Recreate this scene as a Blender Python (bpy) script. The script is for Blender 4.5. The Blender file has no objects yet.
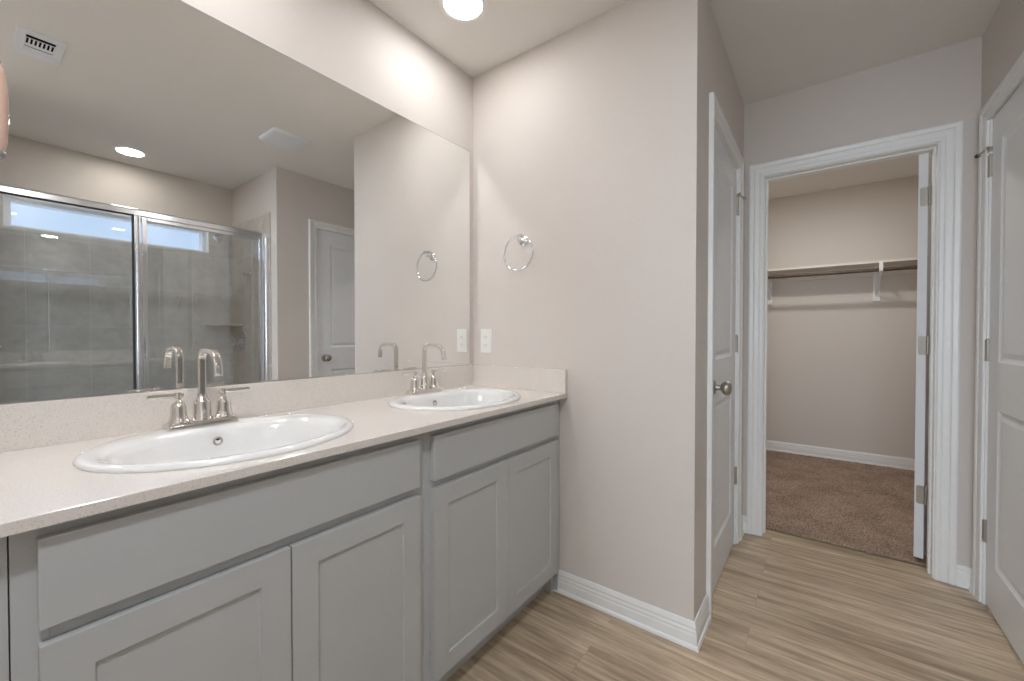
import bpy, bmesh, math, random
from mathutils import Vector, Matrix
random.seed(7)
R = math.radians
PI = math.pi
sc = bpy.context.scene
COL = sc.collection

# ------------------------------------------------------------------ camera, world, exposure
F_PX = 413.9
cam_d = bpy.data.cameras.new('camera')
cam = bpy.data.objects.new('camera', cam_d); COL.objects.link(cam)
cam.location = (1.429, 0.0, 1.132)
cam.rotation_euler = (R(90 - 0.794), 0, R(36.68))
cam_d.sensor_width = 36.0; cam_d.lens = F_PX / 1024 * 36.0
cam_d.clip_start = 0.02
sc.camera = cam

world = bpy.data.worlds.new('world'); sc.world = world
world.use_nodes = True
wn = world.node_tree
wn.nodes['Background'].inputs['Color'].default_value = (0.56, 0.72, 1.0, 1)
wn.nodes['Background'].inputs['Strength'].default_value = 1.40

# watts of every lamp (disc lights in the recessed cans, added fill: behind, bedroom, daylight)
POWER = dict(far_sink=2.7, near_sink=3.3, shower=1.75, behind=17.0, bedroom=5.0, daylight=92.0, closet=11.5)
TINT = dict(far_sink=(0.98, 1.0, 1.04), near_sink=(0.98, 1.0, 1.04), shower=(1.0, 0.95, 0.89), closet=(1.0, 0.97, 0.93))
WARM = (0.93, 1.0, 1.11); COOL = (0.90, 0.99, 1.13)
LAMP = 12.0
sc.view_settings.view_transform = 'Standard'
sc.view_settings.look = 'None'
sc.view_settings.exposure = 0.0
sc.view_settings.gamma = 1.0
sc.view_settings.use_curve_mapping = False
cy = sc.cycles
cy.use_denoising = True
cy.max_bounces = 12; cy.diffuse_bounces = 6; cy.glossy_bounces = 8
cy.transmission_bounces = 8; cy.transparent_max_bounces = 16
cy.caustics_reflective = True; cy.caustics_refractive = False
cy.sample_clamp_indirect = 120.0
cy.blur_glossy = 0.0

# ------------------------------------------------------------------ room dimensions (metres)
H = 2.44          # ceiling
D = 1.586         # end wall of the vanity
W1 = 1.0696       # hall side wall
YC = 2.699        # closet wall, room face
YC2 = 2.813       # closet wall, closet face
YB = 4.72         # closet back wall
XR = 1.987        # right wall
YS = 1.50         # shower end wall
XS = 2.85         # shower back wall
YR = -0.60        # wall with the opening behind the camera
YBR = -4.2        # far wall of the added bedroom behind the camera
CT = 0.879        # countertop height
CD = 0.551        # countertop depth


# ------------------------------------------------------------------ materials
def srgb(r, g, b):
    f = lambda c: (c / 255 / 12.92) if c / 255 <= 0.04045 else ((c / 255 + 0.055) / 1.055) ** 2.4
    return (f(r), f(g), f(b), 1)


def mat(name, col, rough=0.5, metal=0.0, coat=0.0, spec=0.5):
    m = bpy.data.materials.new(name); m.use_nodes = True
    b = m.node_tree.nodes['Principled BSDF']
    b.inputs['Base Color'].default_value = col
    b.inputs['Roughness'].default_value = rough
    b.inputs['Metallic'].default_value = metal
    b.inputs['Coat Weight'].default_value = coat
    b.inputs['Coat Roughness'].default_value = 0.05
    b.inputs['Specular IOR Level'].default_value = spec
    return m


def N(m, t, **kw):
    n = m.node_tree.nodes.new(t)
    for k, v in kw.items():
        setattr(n, k, v)
    return n


def L(m, a, ao, b, bi):
    m.node_tree.links.new(a.outputs[ao], b.inputs[bi])


def coords(m, scale=(1, 1, 1), loc=(0, 0, 0), kind='Object'):
    tc = N(m, 'ShaderNodeTexCoord'); mp = N(m, 'ShaderNodeMapping')
    mp.inputs['Scale'].default_value = scale; mp.inputs['Location'].default_value = loc
    L(m, tc, kind, mp, 'Vector')
    return mp


def add_bump(m, scale, strength, dist=0.002, detail=3.0, rough=0.55):
    b = m.node_tree.nodes['Principled BSDF']
    mp = coords(m)
    n = N(m, 'ShaderNodeTexNoise'); n.inputs['Scale'].default_value = scale
    n.inputs['Detail'].default_value = detail; n.inputs['Roughness'].default_value = rough
    L(m, mp, 'Vector', n, 'Vector')
    bp = N(m, 'ShaderNodeBump'); bp.inputs['Strength'].default_value = strength
    bp.inputs['Distance'].default_value = dist
    L(m, n, 'Fac', bp, 'Height'); L(m, bp, 'Normal', b, 'Normal')
    return m


M = {}
M['wall'] = add_bump(mat('wall_paint', srgb(212, 205, 198), 0.62, spec=0.3), 85, 0.22, 0.0025)
M['ceiling'] = add_bump(mat('ceiling_paint', srgb(229, 226, 221), 0.8, spec=0.2), 70, 0.2, 0.0025)
M['trim'] = mat('white_trim_paint', srgb(232, 232, 230), 0.32)
M['door'] = add_bump(mat('white_door_paint', srgb(229, 231, 233), 0.38), 160, 0.05, 0.001)
M['cabinet'] = add_bump(mat('grey_cabinet_paint', srgb(182, 184, 184), 0.36), 220, 0.03, 0.001)
M['cab_in'] = mat('cabinet_inside', srgb(150, 140, 125), 0.6)
M['chrome'] = mat('chrome', (0.74, 0.75, 0.77, 1), 0.045, 1.0)
M['nickel'] = mat('polished_nickel', (0.74, 0.715, 0.68, 1), 0.05, 1.0)
M['satin'] = mat('satin_nickel', (0.44, 0.41, 0.37, 1), 0.42, 1.0)
M['alum'] = mat('bright_aluminium', (0.82, 0.84, 0.87, 1), 0.16, 1.0)
M['bronze'] = mat('dark_knob_metal', (0.40, 0.37, 0.34, 1), 0.22, 1.0)
M['porcelain'] = mat('porcelain', srgb(226, 226, 224), 0.08, coat=0.6)
M['dark'] = mat('hole_shade', (0.02, 0.02, 0.02, 1), 0.8, spec=0.0)  # near-black colour standing in for the shade inside holes
M['gasket'] = mat('dark_gasket', (0.03, 0.035, 0.04, 1), 0.5)
M['rubber'] = mat('white_rubber', srgb(170, 165, 158), 0.7)
M['plastic'] = mat('white_plastic', srgb(236, 235, 231), 0.3)
M['ventwhite'] = mat('vent_enamel', srgb(226, 228, 232), 0.4)
M['shelf'] = mat('white_shelf', srgb(222, 217, 208), 0.5)
M['rod'] = mat('rod_bronze', srgb(86, 66, 52), 0.45)
M['vinyl'] = mat('window_vinyl', srgb(236, 240, 245), 0.4)
M['mirror'] = mat('mirror_silver', (0.93, 0.94, 0.935, 1), 0.0, 1.0)
M['mirror_edge'] = mat('mirror_edge', srgb(128, 132, 130), 0.2, 0.6)
M['shade'] = mat('pink_glass_shade', srgb(214, 178, 162), 0.12, coat=0.8)
M['pan'] = mat('shower_pan_acrylic', srgb(226, 224, 220), 0.2)

# lamp diffuser
m = bpy.data.materials.new('lamp_diffuser'); m.use_nodes = True
m.node_tree.nodes.remove(m.node_tree.nodes['Principled BSDF'])
e = N(m, 'ShaderNodeEmission'); e.inputs['Color'].default_value = (1.0, 0.93, 0.85, 1)
e.inputs['Strength'].default_value = LAMP
L(m, e, 'Emission', m.node_tree.nodes['Material Output'], 'Surface')
M['lamp'] = m

# quartz: pale with fine darker specks
m = mat('quartz', srgb(228, 222, 214), 0.13, coat=0.3)
mp = coords(m)
v = N(m, 'ShaderNodeTexVoronoi'); v.inputs['Scale'].default_value = 260
n = N(m, 'ShaderNodeTexNoise'); n.inputs['Scale'].default_value = 420; n.inputs['Detail'].default_value = 2
L(m, mp, 'Vector', v, 'Vector'); L(m, mp, 'Vector', n, 'Vector')
r1 = N(m, 'ShaderNodeValToRGB')
r1.color_ramp.elements[0].position = 0.12; r1.color_ramp.elements[0].color = srgb(212, 205, 198)
r1.color_ramp.elements[1].position = 0.30; r1.color_ramp.elements[1].color = srgb(222, 216, 209)
r2 = N(m, 'ShaderNodeValToRGB')
r2.color_ramp.elements[0].position = 0.56; r2.color_ramp.elements[0].color = (1, 1, 1, 1)
r2.color_ramp.elements[1].position = 0.70; r2.color_ramp.elements[1].color = srgb(224, 221, 217)
L(m, v, 'Distance', r1, 'Fac'); L(m, n, 'Fac', r2, 'Fac')
mx = N(m, 'ShaderNodeMixRGB', blend_type='MULTIPLY'); mx.inputs['Fac'].default_value = 1.0
L(m, r1, 'Color', mx, 'Color1'); L(m, r2, 'Color', mx, 'Color2')
L(m, mx, 'Color', m.node_tree.nodes['Principled BSDF'], 'Base Color')
M['quartz'] = m

# vinyl plank floor: planks run along X
m = mat('vinyl_plank', srgb(170, 150, 128), 0.36)
b = m.node_tree.nodes['Principled BSDF']
mp = coords(m)
br = N(m, 'ShaderNodeTexBrick'); br.offset = 0.37; br.squash = 1.0
br.inputs['Scale'].default_value = 1.0; br.inputs['Brick Width'].default_value = 1.22
br.inputs['Row Height'].default_value = 0.152; br.inputs['Mortar Size'].default_value = 0.0010
br.inputs['Mortar Smooth'].default_value = 0.2; br.inputs['Bias'].default_value = 0.0
br.inputs['Color1'].default_value = (0, 0, 0, 1); br.inputs['Color2'].default_value = (1, 1, 1, 1)
br.inputs['Mortar'].default_value = (0.5, 0.5, 0.5, 1)
L(m, mp, 'Vector', br, 'Vector')
# per-plank shift of the grain
sx = N(m, 'ShaderNodeSeparateXYZ'); L(m, mp, 'Vector', sx, 'Vector')
cx = N(m, 'ShaderNodeCombineXYZ')
mulx = N(m, 'ShaderNodeMath', operation='MULTIPLY'); mulx.inputs[1].default_value = 0.55
L(m, sx, 'X', mulx, 0)
muly = N(m, 'ShaderNodeMath', operation='MULTIPLY'); muly.inputs[1].default_value = 7.0
L(m, sx, 'Y', muly, 0)
mulz = N(m, 'ShaderNodeMath', operation='MULTIPLY'); mulz.inputs[1].default_value = 17.0
L(m, br, 'Color', mulz, 0)
L(m, mulx, 'Value', cx, 'X'); L(m, muly, 'Value', cx, 'Y'); L(m, mulz, 'Value', cx, 'Z')
g1 = N(m, 'ShaderNodeTexNoise'); g1.inputs['Scale'].default_value = 2.6; g1.inputs['Detail'].default_value = 5
g1.inputs['Roughness'].default_value = 0.62; g1.inputs['Distortion'].default_value = 0.35
g2 = N(m, 'ShaderNodeTexNoise'); g2.inputs['Scale'].default_value = 9; g2.inputs['Detail'].default_value = 6
g2.inputs['Roughness'].default_value = 0.7
L(m, cx, 'Vector', g1, 'Vector'); L(m, cx, 'Vector', g2, 'Vector')
ra = N(m, 'ShaderNodeValToRGB')
els = ra.color_ramp.elements
els[0].position = 0.30; els[0].color = srgb(158, 138, 112)
els[1].position = 0.72; els[1].color = srgb(232, 214, 187)
x_ = els.new(0.50); x_.color = srgb(200, 180, 153)
L(m, g1, 'Fac', ra, 'Fac')
rb = N(m, 'ShaderNodeValToRGB')
rb.color_ramp.elements[0].position = 0.35; rb.color_ramp.elements[0].color = srgb(204, 200, 196)
rb.color_ramp.elements[1].position = 0.6; rb.color_ramp.elements[1].color = (1, 1, 1, 1)
L(m, g2, 'Fac', rb, 'Fac')
mx = N(m, 'ShaderNodeMixRGB', blend_type='MULTIPLY'); mx.inputs['Fac'].default_value = 0.9
L(m, ra, 'Color', mx, 'Color1'); L(m, rb, 'Color', mx, 'Color2')
rc = N(m, 'ShaderNodeValToRGB')
rc.color_ramp.elements[0].color = srgb(234, 233, 232); rc.color_ramp.elements[1].color = (1, 1, 1, 1)
L(m, br, 'Color', rc, 'Fac')
mx2 = N(m, 'ShaderNodeMixRGB', blend_type='MULTIPLY'); mx2.inputs['Fac'].default_value = 1
L(m, mx, 'Color', mx2, 'Color1'); L(m, rc, 'Color', mx2, 'Color2')
mx3 = N(m, 'ShaderNodeMixRGB'); mx3.inputs['Color2'].default_value = srgb(162, 142, 118)
L(m, br, 'Fac', mx3, 'Fac'); L(m, mx2, 'Color', mx3, 'Color1')
L(m, mx3, 'Color', b, 'Base Color')
bp = N(m, 'ShaderNodeBump'); bp.inputs['Strength'].default_value = 0.12; bp.inputs['Distance'].default_value = 0.001
L(m, g2, 'Fac', bp, 'Height'); L(m, bp, 'Normal', b, 'Normal')
M['plank'] = m

# carpet
m = mat('carpet', srgb(150, 128, 110), 1.0, spec=0.0)
b = m.node_tree.nodes['Principled BSDF']; b.inputs['Sheen Weight'].default_value = 0.2
mp = coords(m)
n = N(m, 'ShaderNodeTexNoise'); n.inputs['Scale'].default_value = 110; n.inputs['Detail'].default_value = 4
n.inputs['Roughness'].default_value = 0.7
n2 = N(m, 'ShaderNodeTexNoise'); n2.inputs['Scale'].default_value = 5; n2.inputs['Detail'].default_value = 2
L(m, mp, 'Vector', n, 'Vector'); L(m, mp, 'Vector', n2, 'Vector')
rr = N(m, 'ShaderNodeValToRGB')
rr.color_ramp.elements[0].position = 0.34; rr.color_ramp.elements[0].color = srgb(112, 90, 76)
rr.color_ramp.elements[1].position = 0.66; rr.color_ramp.elements[1].color = srgb(196, 172, 152)
L(m, n, 'Fac', rr, 'Fac')
r3 = N(m, 'ShaderNodeValToRGB')
r3.color_ramp.elements[0].position = 0.35; r3.color_ramp.elements[0].color = srgb(226, 224, 222)
r3.color_ramp.elements[1].position = 0.6; r3.color_ramp.elements[1].color = (1, 1, 1, 1)
L(m, n2, 'Fac', r3, 'Fac')
mx = N(m, 'ShaderNodeMixRGB', blend_type='MULTIPLY'); mx.inputs['Fac'].default_value = 1
L(m, rr, 'Color', mx, 'Color1'); L(m, r3, 'Color', mx, 'Color2'); L(m, mx, 'Color', b, 'Base Color')
M['carpet'] = m


def tile_mat(name, axis):
    """12 inch tile; axis is the horizontal world axis of the wall ('X' or 'Y')"""
    m = mat(name, srgb(158, 150, 141), 0.3)
    base = srgb(204, 196, 186) if axis == 'X' else srgb(206, 205, 203)  # one tile, two tints: cooler long wall carries the window's sky glow
    b = m.node_tree.nodes['Principled BSDF']
    tc = N(m, 'ShaderNodeTexCoord'); s = N(m, 'ShaderNodeSeparateXYZ'); c = N(m, 'ShaderNodeCombineXYZ')
    L(m, tc, 'Object', s, 'Vector'); L(m, s, axis, c, 'X'); L(m, s, 'Z', c, 'Y')
    mp = N(m, 'ShaderNodeMapping')
    mp.inputs['Location'].default_value = ((-YS if axis == 'Y' else -XS) + 30.5, -2.105 + 30.5, 0)
    L(m, c, 'Vector', mp, 'Vector')
    br = N(m, 'ShaderNodeTexBrick'); br.offset = 0.0
    br.inputs['Scale'].default_value = 1; br.inputs['Brick Width'].default_value = 0.305
    br.inputs['Row Height'].default_value = 0.305; br.inputs['Mortar Size'].default_value = 0.0016
    br.inputs['Mortar Smooth'].default_value = 0.1
    br.inputs['Color1'].default_value = base; br.inputs['Color2'].default_value = tuple(c * 0.95 for c in base[:3]) + (1,)
    br.inputs['Mortar'].default_value = srgb(228, 226, 220)
    L(m, mp, 'Vector', br, 'Vector')
    n = N(m, 'ShaderNodeTexNoise'); n.inputs['Scale'].default_value = 14; n.inputs['Detail'].default_value = 6
    n.inputs['Distortion'].default_value = 0.6
    L(m, tc, 'Object', n, 'Vector')
    r_ = N(m, 'ShaderNodeValToRGB')
    r_.color_ramp.elements[0].position = 0.3; r_.color_ramp.elements[0].color = srgb(232, 231, 230)
    r_.color_ramp.elements[1].position = 0.7; r_.color_ramp.elements[1].color = (1, 1, 1, 1)
    L(m, n, 'Fac', r_, 'Fac')
    mx = N(m, 'ShaderNodeMixRGB', blend_type='MULTIPLY'); mx.inputs['Fac'].default_value = 1
    L(m, br, 'Color', mx, 'Color1'); L(m, r_, 'Color', mx, 'Color2'); L(m, mx, 'Color', b, 'Base Color')
    bp = N(m, 'ShaderNodeBump', invert=True); bp.inputs['Strength'].default_value = 0.5
    bp.inputs['Distance'].default_value = 0.001
    L(m, br, 'Fac', bp, 'Height'); L(m, bp, 'Normal', b, 'Normal')
    return m


M['tile_y'] = tile_mat('shower_tile_long', 'Y')
M['tile_x'] = tile_mat('shower_tile_side', 'X')

# clear glass sheet: transparent, with a sheen that grows towards grazing
m = bpy.data.materials.new('shower_glass'); m.use_nodes = True
m.node_tree.nodes.remove(m.node_tree.nodes['Principled BSDF'])
tr = N(m, 'ShaderNodeBsdfTransparent'); tr.inputs['Color'].default_value = (0.94, 0.955, 0.955, 1)
gl = N(m, 'ShaderNodeBsdfGlossy'); gl.inputs['Roughness'].default_value = 0.0
lw = N(m, 'ShaderNodeLayerWeight'); lw.inputs['Blend'].default_value = 0.5
pw = N(m, 'ShaderNodeMath', operation='POWER'); pw.inputs[1].default_value = 5
ml = N(m, 'ShaderNodeMath', operation='MULTIPLY_ADD'); ml.inputs[1].default_value = 0.9; ml.inputs[2].default_value = 0.11
ms = N(m, 'ShaderNodeMixShader')
L(m, lw, 'Facing', pw, 0); L(m, pw, 'Value', ml, 0); L(m, ml, 'Value', ms, 'Fac')
m.node_tree.links.new(tr.outputs[0], ms.inputs[1]); m.node_tree.links.new(gl.outputs[0], ms.inputs[2])
L(m, ms, 'Shader', m.node_tree.nodes['Material Output'], 'Surface')
M['glass'] = m
m = M['glass'].copy(); m.name = 'window_glass'
for nd in m.node_tree.nodes:
    if nd.type == 'MATH' and nd.operation == 'MULTIPLY_ADD': nd.inputs[2].default_value = 0.02
M['pane'] = m


# ------------------------------------------------------------------ mesh helpers
def finish(name, bm, material, parent=None, smooth=False, bevel=0.0, loc=None, segs=2, ang=35):
    me = bpy.data.meshes.new(name)
    bmesh.ops.recalc_face_normals(bm, faces=bm.faces[:])
    bm.to_mesh(me); bm.free()
    o = bpy.data.objects.new(name, me); COL.objects.link(o)
    mats = material if isinstance(material, (list, tuple)) else [material]
    for k in mats:
        me.materials.append(M[k])
    if parent is not None:
        o.parent = parent
    if loc is not None:
        o.location = loc
    if smooth:
        for p in me.polygons:
            p.use_smooth = True
        me.set_sharp_from_angle(angle=R(ang))
    if bevel > 0:
        md = o.modifiers.new('bevel', 'BEVEL'); md.width = bevel; md.segments = segs
        md.limit_method = 'ANGLE'; md.angle_limit = R(40)
    return o


def box(bm, x0, x1, y0, y1, z0, z1, mi=0):
    vs = [bm.verts.new((x, y, z)) for x in (x0, x1) for y in (y0, y1) for z in (z0, z1)]
    for q in ((0, 1, 3, 2), (4, 6, 7, 5), (0, 4, 5, 1), (2, 3, 7, 6), (0, 2, 6, 4), (1, 5, 7, 3)):
        f = bm.faces.new([vs[i] for i in q]); f.material_index = mi
    return vs


def boxes(*bs):
    bm = bmesh.new()
    for b_ in bs:
        box(bm, *b_)
    return bm


def frame_of(d):
    d = d.normalized()
    up = Vector((0, 0, 1)) if abs(d.z) < 0.95 else Vector((0, 1, 0))
    a = d.cross(up).normalized()
    return a, a.cross(d).normalized()


def tube(bm, pts, rad, seg=16, cap=True, prof=None, closed=False):
    """round (or custom profile) tube through pts; rad a number or a list"""
    pts = [Vector(p) for p in pts]
    n = len(pts)
    rads = rad if isinstance(rad, (list, tuple)) else [rad] * n
    rings = []
    a = None
    for i, p in enumerate(pts):
        if closed:
            t = pts[(i + 1) % n] - pts[i - 1]
        else:
            t = pts[min(i + 1, n - 1)] - pts[max(i - 1, 0)]
        t.normalize()
        if a is None:
            a, b_ = frame_of(t)
        else:
            a = (a - t * a.dot(t)).normalized()
            b_ = a.cross(t).normalized()
        ring = []
        pr_ = prof or [(math.cos(2 * PI * k / seg), math.sin(2 * PI * k / seg)) for k in range(seg)]
        for (u, v_) in pr_:
            ring.append(bm.verts.new(p + a * u * rads[i] + b_ * v_ * rads[i]))
        rings.append(ring)
    m_ = len(rings[0])
    rng = range(n) if closed else range(n - 1)
    for i in rng:
        r0, r1 = rings[i], rings[(i + 1) % n]
        for k in range(m_):
            bm.faces.new((r0[k], r0[(k + 1) % m_], r1[(k + 1) % m_], r1[k]))
    if cap and not closed:
        bm.faces.new(rings[0]); bm.faces.new(rings[-1])


def lathe(bm, prof, seg=32, mtx=None, cap0=False, cap1=False):
    """prof: list of (radius, height) around +Z"""
    mtx = mtx or Matrix.Identity(4)
    rings = []
    for (r_, z) in prof:
        if r_ < 1e-6:
            rings.append([bm.verts.new(mtx @ Vector((0, 0, z)))])
        else:
            rings.append([bm.verts.new(mtx @ Vector((r_ * math.cos(2 * PI * k / seg), r_ * math.sin(2 * PI * k / seg), z))) for k in range(seg)])
    for a, b_ in zip(rings, rings[1:]):
        for k in range(seg):
            k2 = (k + 1) % seg
            if len(a) == 1 and len(b_) == 1:
                continue
            if len(a) == 1:
                bm.faces.new((a[0], b_[k2], b_[k]))
            elif len(b_) == 1:
                bm.faces.new((a[k], a[k2], b_[0]))
            else:
                bm.faces.new((a[k], a[k2], b_[k2], b_[k]))
    if cap0 and len(rings[0]) > 1: bm.faces.new(rings[0])
    if cap1 and len(rings[-1]) > 1: bm.faces.new(rings[-1])


def to_axis(origin, direction):
    q = Vector((0, 0, 1)).rotation_difference(Vector(direction).normalized())
    return Matrix.Translation(Vector(origin)) @ q.to_matrix().to_4x4()


def arc(c, r_, a0, a1, n, plane='xz'):
    out = []
    for k in range(n + 1):
        a = a0 + (a1 - a0) * k / n
        u, v_ = r_ * math.cos(a), r_ * math.sin(a)
        out.append((c[0] + u, c[1], c[2] + v_) if plane == 'xz' else (c[0] + u, c[1] + v_, c[2]) if plane == 'xy' else (c[0], c[1] + u, c[2] + v_))
    return out


def tag(o, label, cat, group=None, kind=None):
    o['label'] = label; o['category'] = cat
    if group: o['group'] = group
    if kind: o['kind'] = kind
    return o


def thing(name, label, cat, loc=(0, 0, 0), rotz=0.0, group=None, kind=None):
    o = bpy.data.objects.new(name, None); COL.objects.link(o)
    o.empty_display_size = 0.05
    o.location = loc; o.rotation_euler = (0, 0, rotz)
    return tag(o, label, cat, group, kind)


def dup(root, loc, rotz=None, label=None, group=None):
    def cp(o, par):
        c = o.copy(); COL.objects.link(c); c.parent = par
        for ch in list(o.children):
            cp(ch, c)
        return c
    r_ = cp(root, None)
    r_.location = loc
    if rotz is not None: r_.rotation_euler = (0, 0, rotz)
    if label: r_['label'] = label
    if group: r_['group'] = group
    return r_


def struct(name, bm, material, label, cat, **kw):
    return tag(finish(name, bm, material, **kw), label, cat, kind='structure')


# ------------------------------------------------------------------ floor, ceiling
struct('floor', boxes((-0.1, 2.075, YR - 0.1, YC2 - 0.008, -0.05, 0.0), (-1.1, 3.1, YBR - 0.1, YR - 0.1, -0.05, 0.0)),
       'plank', 'light tan wood-look vinyl plank floor with planks running across the room', 'floor')
bm = bmesh.new()
nx, ny = 330, 340
X0, X1, Y0, Y1 = 0.62, 2.46, YC2 - 0.008, YB
vv = []
for j in range(ny + 1):
    for i in range(nx + 1):
        x = X0 + (X1 - X0) * i / nx; y = Y0 + (Y1 - Y0) * j / ny
        edge = (j == 0)
        vv.append(bm.verts.new((x + random.uniform(-.002, .002), y + (0 if edge else random.uniform(-.002, .002)),
                                0.006 if edge else 0.012 + random.uniform(-.0042, .0042))))
for j in range(ny):
    for i in range(nx):
        a = j * (nx + 1) + i
        bm.faces.new((vv[a], vv[a + 1], vv[a + nx + 2], vv[a + nx + 1]))
fc = struct('floor', bm, 'carpet', 'brown speckled carpet floor of the walk-in closet', 'carpet', smooth=True, ang=180)
struct('floor', boxes((0.5, 2.6, YC2 - 0.008, YB + 0.1, -0.05, 0.002)), 'cab_in', 'subfloor under the closet carpet', 'floor')
struct('ceiling', boxes((-0.1, 2.95, YR - 0.1, YC2, H, H + 0.1), (-1.1, 3.1, YBR - 0.1, YR - 0.1, H, H + 0.1)), 'ceiling', 'beige painted flat ceiling of the bathroom', 'ceiling')
struct('ceiling', boxes((0.5, 2.6, YC2, YB + 0.1, H, H + 0.1)), 'ceiling', 'beige ceiling inside the walk-in closet', 'ceiling')

# ------------------------------------------------------------------ walls
struct('wall_left', boxes((-0.1, 0.0, YR - 0.1, D + 0.1, 0, H)), 'wall', 'beige wall behind the large vanity mirror', 'wall')
struct('wall_end', boxes((0.0, W1, D, D + 0.1, 0, H)), 'wall', 'beige wall at the end of the vanity with towel ring and outlet', 'wall')
# side wall with door 1 (opening y 1.845..2.52)
A0, A1, AZ = 1.850, 2.512, 2.022
struct('wall_hall', boxes((W1 - 0.114, W1, D + 0.1, A0, 0, H), (W1 - 0.114, W1, A1, YC, 0, H), (W1 - 0.114, W1, A0, A1, AZ, H)),
       'wall', 'narrow beige hall wall around the left panel door', 'wall')
C0, C1, CZ = 1.157, 1.868, 2.026
struct('wall_closet', boxes((0.5, C0, YC, YC2, 0, H), (C1, 2.6, YC, YC2, 0, H), (C0, C1, YC, YC2, CZ, H)),
       'wall', 'beige wall around the open closet doorway', 'wall')
B0, B1, BZ = 1.812, 2.580, 2.037
struct('wall_right', boxes((XR, XR + 0.1, YS, B0, 0, H), (XR, XR + 0.1, B1, YC, 0, H), (XR, XR + 0.1, B0, B1, BZ, H),
                           (XR, XR + 0.1, YR, -0.02, 0, H)), 'wall', 'beige right wall holding the panel door', 'wall')
struct('wall_shower_end', boxes((XR + 0.1, XS, YS, YS + 0.1, 0, H)), 'wall', 'beige painted wall at the shower-head end of the shower', 'wall')
WY0, WY1, WZ0, WZ1 = 0.19, 1.317, 1.84, 2.045
struct('wall_shower_back', boxes((XS, XS + 0.12, -0.12, WY0, 0, H), (XS, XS + 0.12, WY1, YS + 0.1, 0, H),
                                 (XS, XS + 0.12, WY0, WY1, 0, WZ0), (XS, XS + 0.12, WY0, WY1, WZ1, H)),
       'wall', 'beige wall above the shower tile with the transom window', 'wall')
struct('wall_shower_near', boxes((XR + 0.1, XS, -0.12, -0.02, 0, H)), 'wall', 'wall at the near end of the shower', 'wall')
struct('wall_rear', boxes((-1.0, 1.15, YR - 0.1, YR, 0, H), (1.95, 3.0, YR - 0.1, YR, 0, H), (1.15, 1.95, YR - 0.1, YR, 2.10, H)), 'wall', 'unseen beige wall behind the viewer, its opening placed to pass fill light', 'wall')  # opening placed to steer fill light off the end wall
struct('wall_added_bedroom', boxes((-1.1, 0.5, YBR - 0.1, YBR, 0, H), (2.3, 3.1, YBR - 0.1, YBR, 0, H), (0.5, 2.3, YBR - 0.1, YBR, 0, 0.6), (0.5, 2.3, YBR - 0.1, YBR, 2.2, H), (-1.1, -1.0, YBR, YR - 0.1, 0, H), (3.0, 3.1, YBR, YR - 0.1, 0, H)), 'wall', 'beige walls of the added bedroom behind the viewer', 'wall')  # bedroom added so its window and lamp can light the hall
struct('wall_closet_back', boxes((0.5, 2.6, YB, YB + 0.1, 0, H)), 'wall', 'taupe closet back wall carrying the shelf', 'wall')
struct('wall_closet_left', boxes((0.5, 0.62, YC2, YB, 0, H)), 'wall', 'left wall inside the closet', 'wall')
struct('wall_closet_right', boxes((2.46, 2.6, YC2, YB, 0, H)), 'wall', 'right wall inside the closet', 'wall')
# tile skins
TZ = 2.105
struct('wall_tile_back', boxes((XS - 0.01, XS, -0.02, WY0, 0.05, TZ), (XS - 0.01, XS, WY1, YS, 0.05, TZ),
                               (XS - 0.01, XS, WY0, WY1, 0.05, WZ0), (XS - 0.01, XS, WY0, WY1, WZ1, TZ)),
       'tile_y', 'grey-beige square tile on the long shower wall below the window', 'tiled wall')
struct('wall_tile_end', boxes((2.088, XS - 0.01, YS - 0.01, YS, 0.05, TZ)), 'tile_x',
       'grey-beige square tile on the shower wall with the shower head', 'tiled wall', bevel=0.003)
struct('wall_tile_near', boxes((2.088, XS - 0.01, -0.02, -0.01, 0.05, TZ)), 'tile_x',
       'grey-beige tile on the near end of the shower', 'tiled wall')

# ------------------------------------------------------------------ baseboards
BB = [(0, 0), (0.021, 0), (0.0205, 0.007), (0.018, 0.012), (0.0135, 0.0145), (0.0135, 0.046), (0.0115, 0.052), (0.0125, 0.060), (0.0095, 0.068), (0.0105, 0.076), (0.007, 0.086), (0.005, 0.092), (0, 0.092)]


def baseboard(name, pts, label, z=0.0):
    """pts run with the room on the LEFT of travel"""
    pts = [Vector((p[0], p[1], 0)) for p in pts]
    bm = bmesh.new(); rings = []
    for i, p in enumerate(pts):
        ns = []
        if i > 0: t = (pts[i] - pts[i - 1]).normalized(); ns.append(Vector((-t.y, t.x, 0)))
        if i < len(pts) - 1: t = (pts[i + 1] - pts[i]).normalized(); ns.append(Vector((-t.y, t.x, 0)))
        if len(ns) == 2:
            n_ = (ns[0] + ns[1]); n_ = n_ / (1 + ns[0].dot(ns[1]))
        else:
            n_ = ns[0]
        rings.append([bm.verts.new((p.x + n_.x * w, p.y + n_.y * w, z + h)) for w, h in BB])
    k = len(BB)
    for a, b_ in zip(rings, rings[1:]):
        for i in range(k):
            bm.faces.new((a[i], a[(i + 1) % k], b_[(i + 1) % k], b_[i]))
    bm.faces.new(rings[0]); bm.faces.new(rings[-1])
    return struct(name, bm, 'trim', label, 'baseboard')


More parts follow.
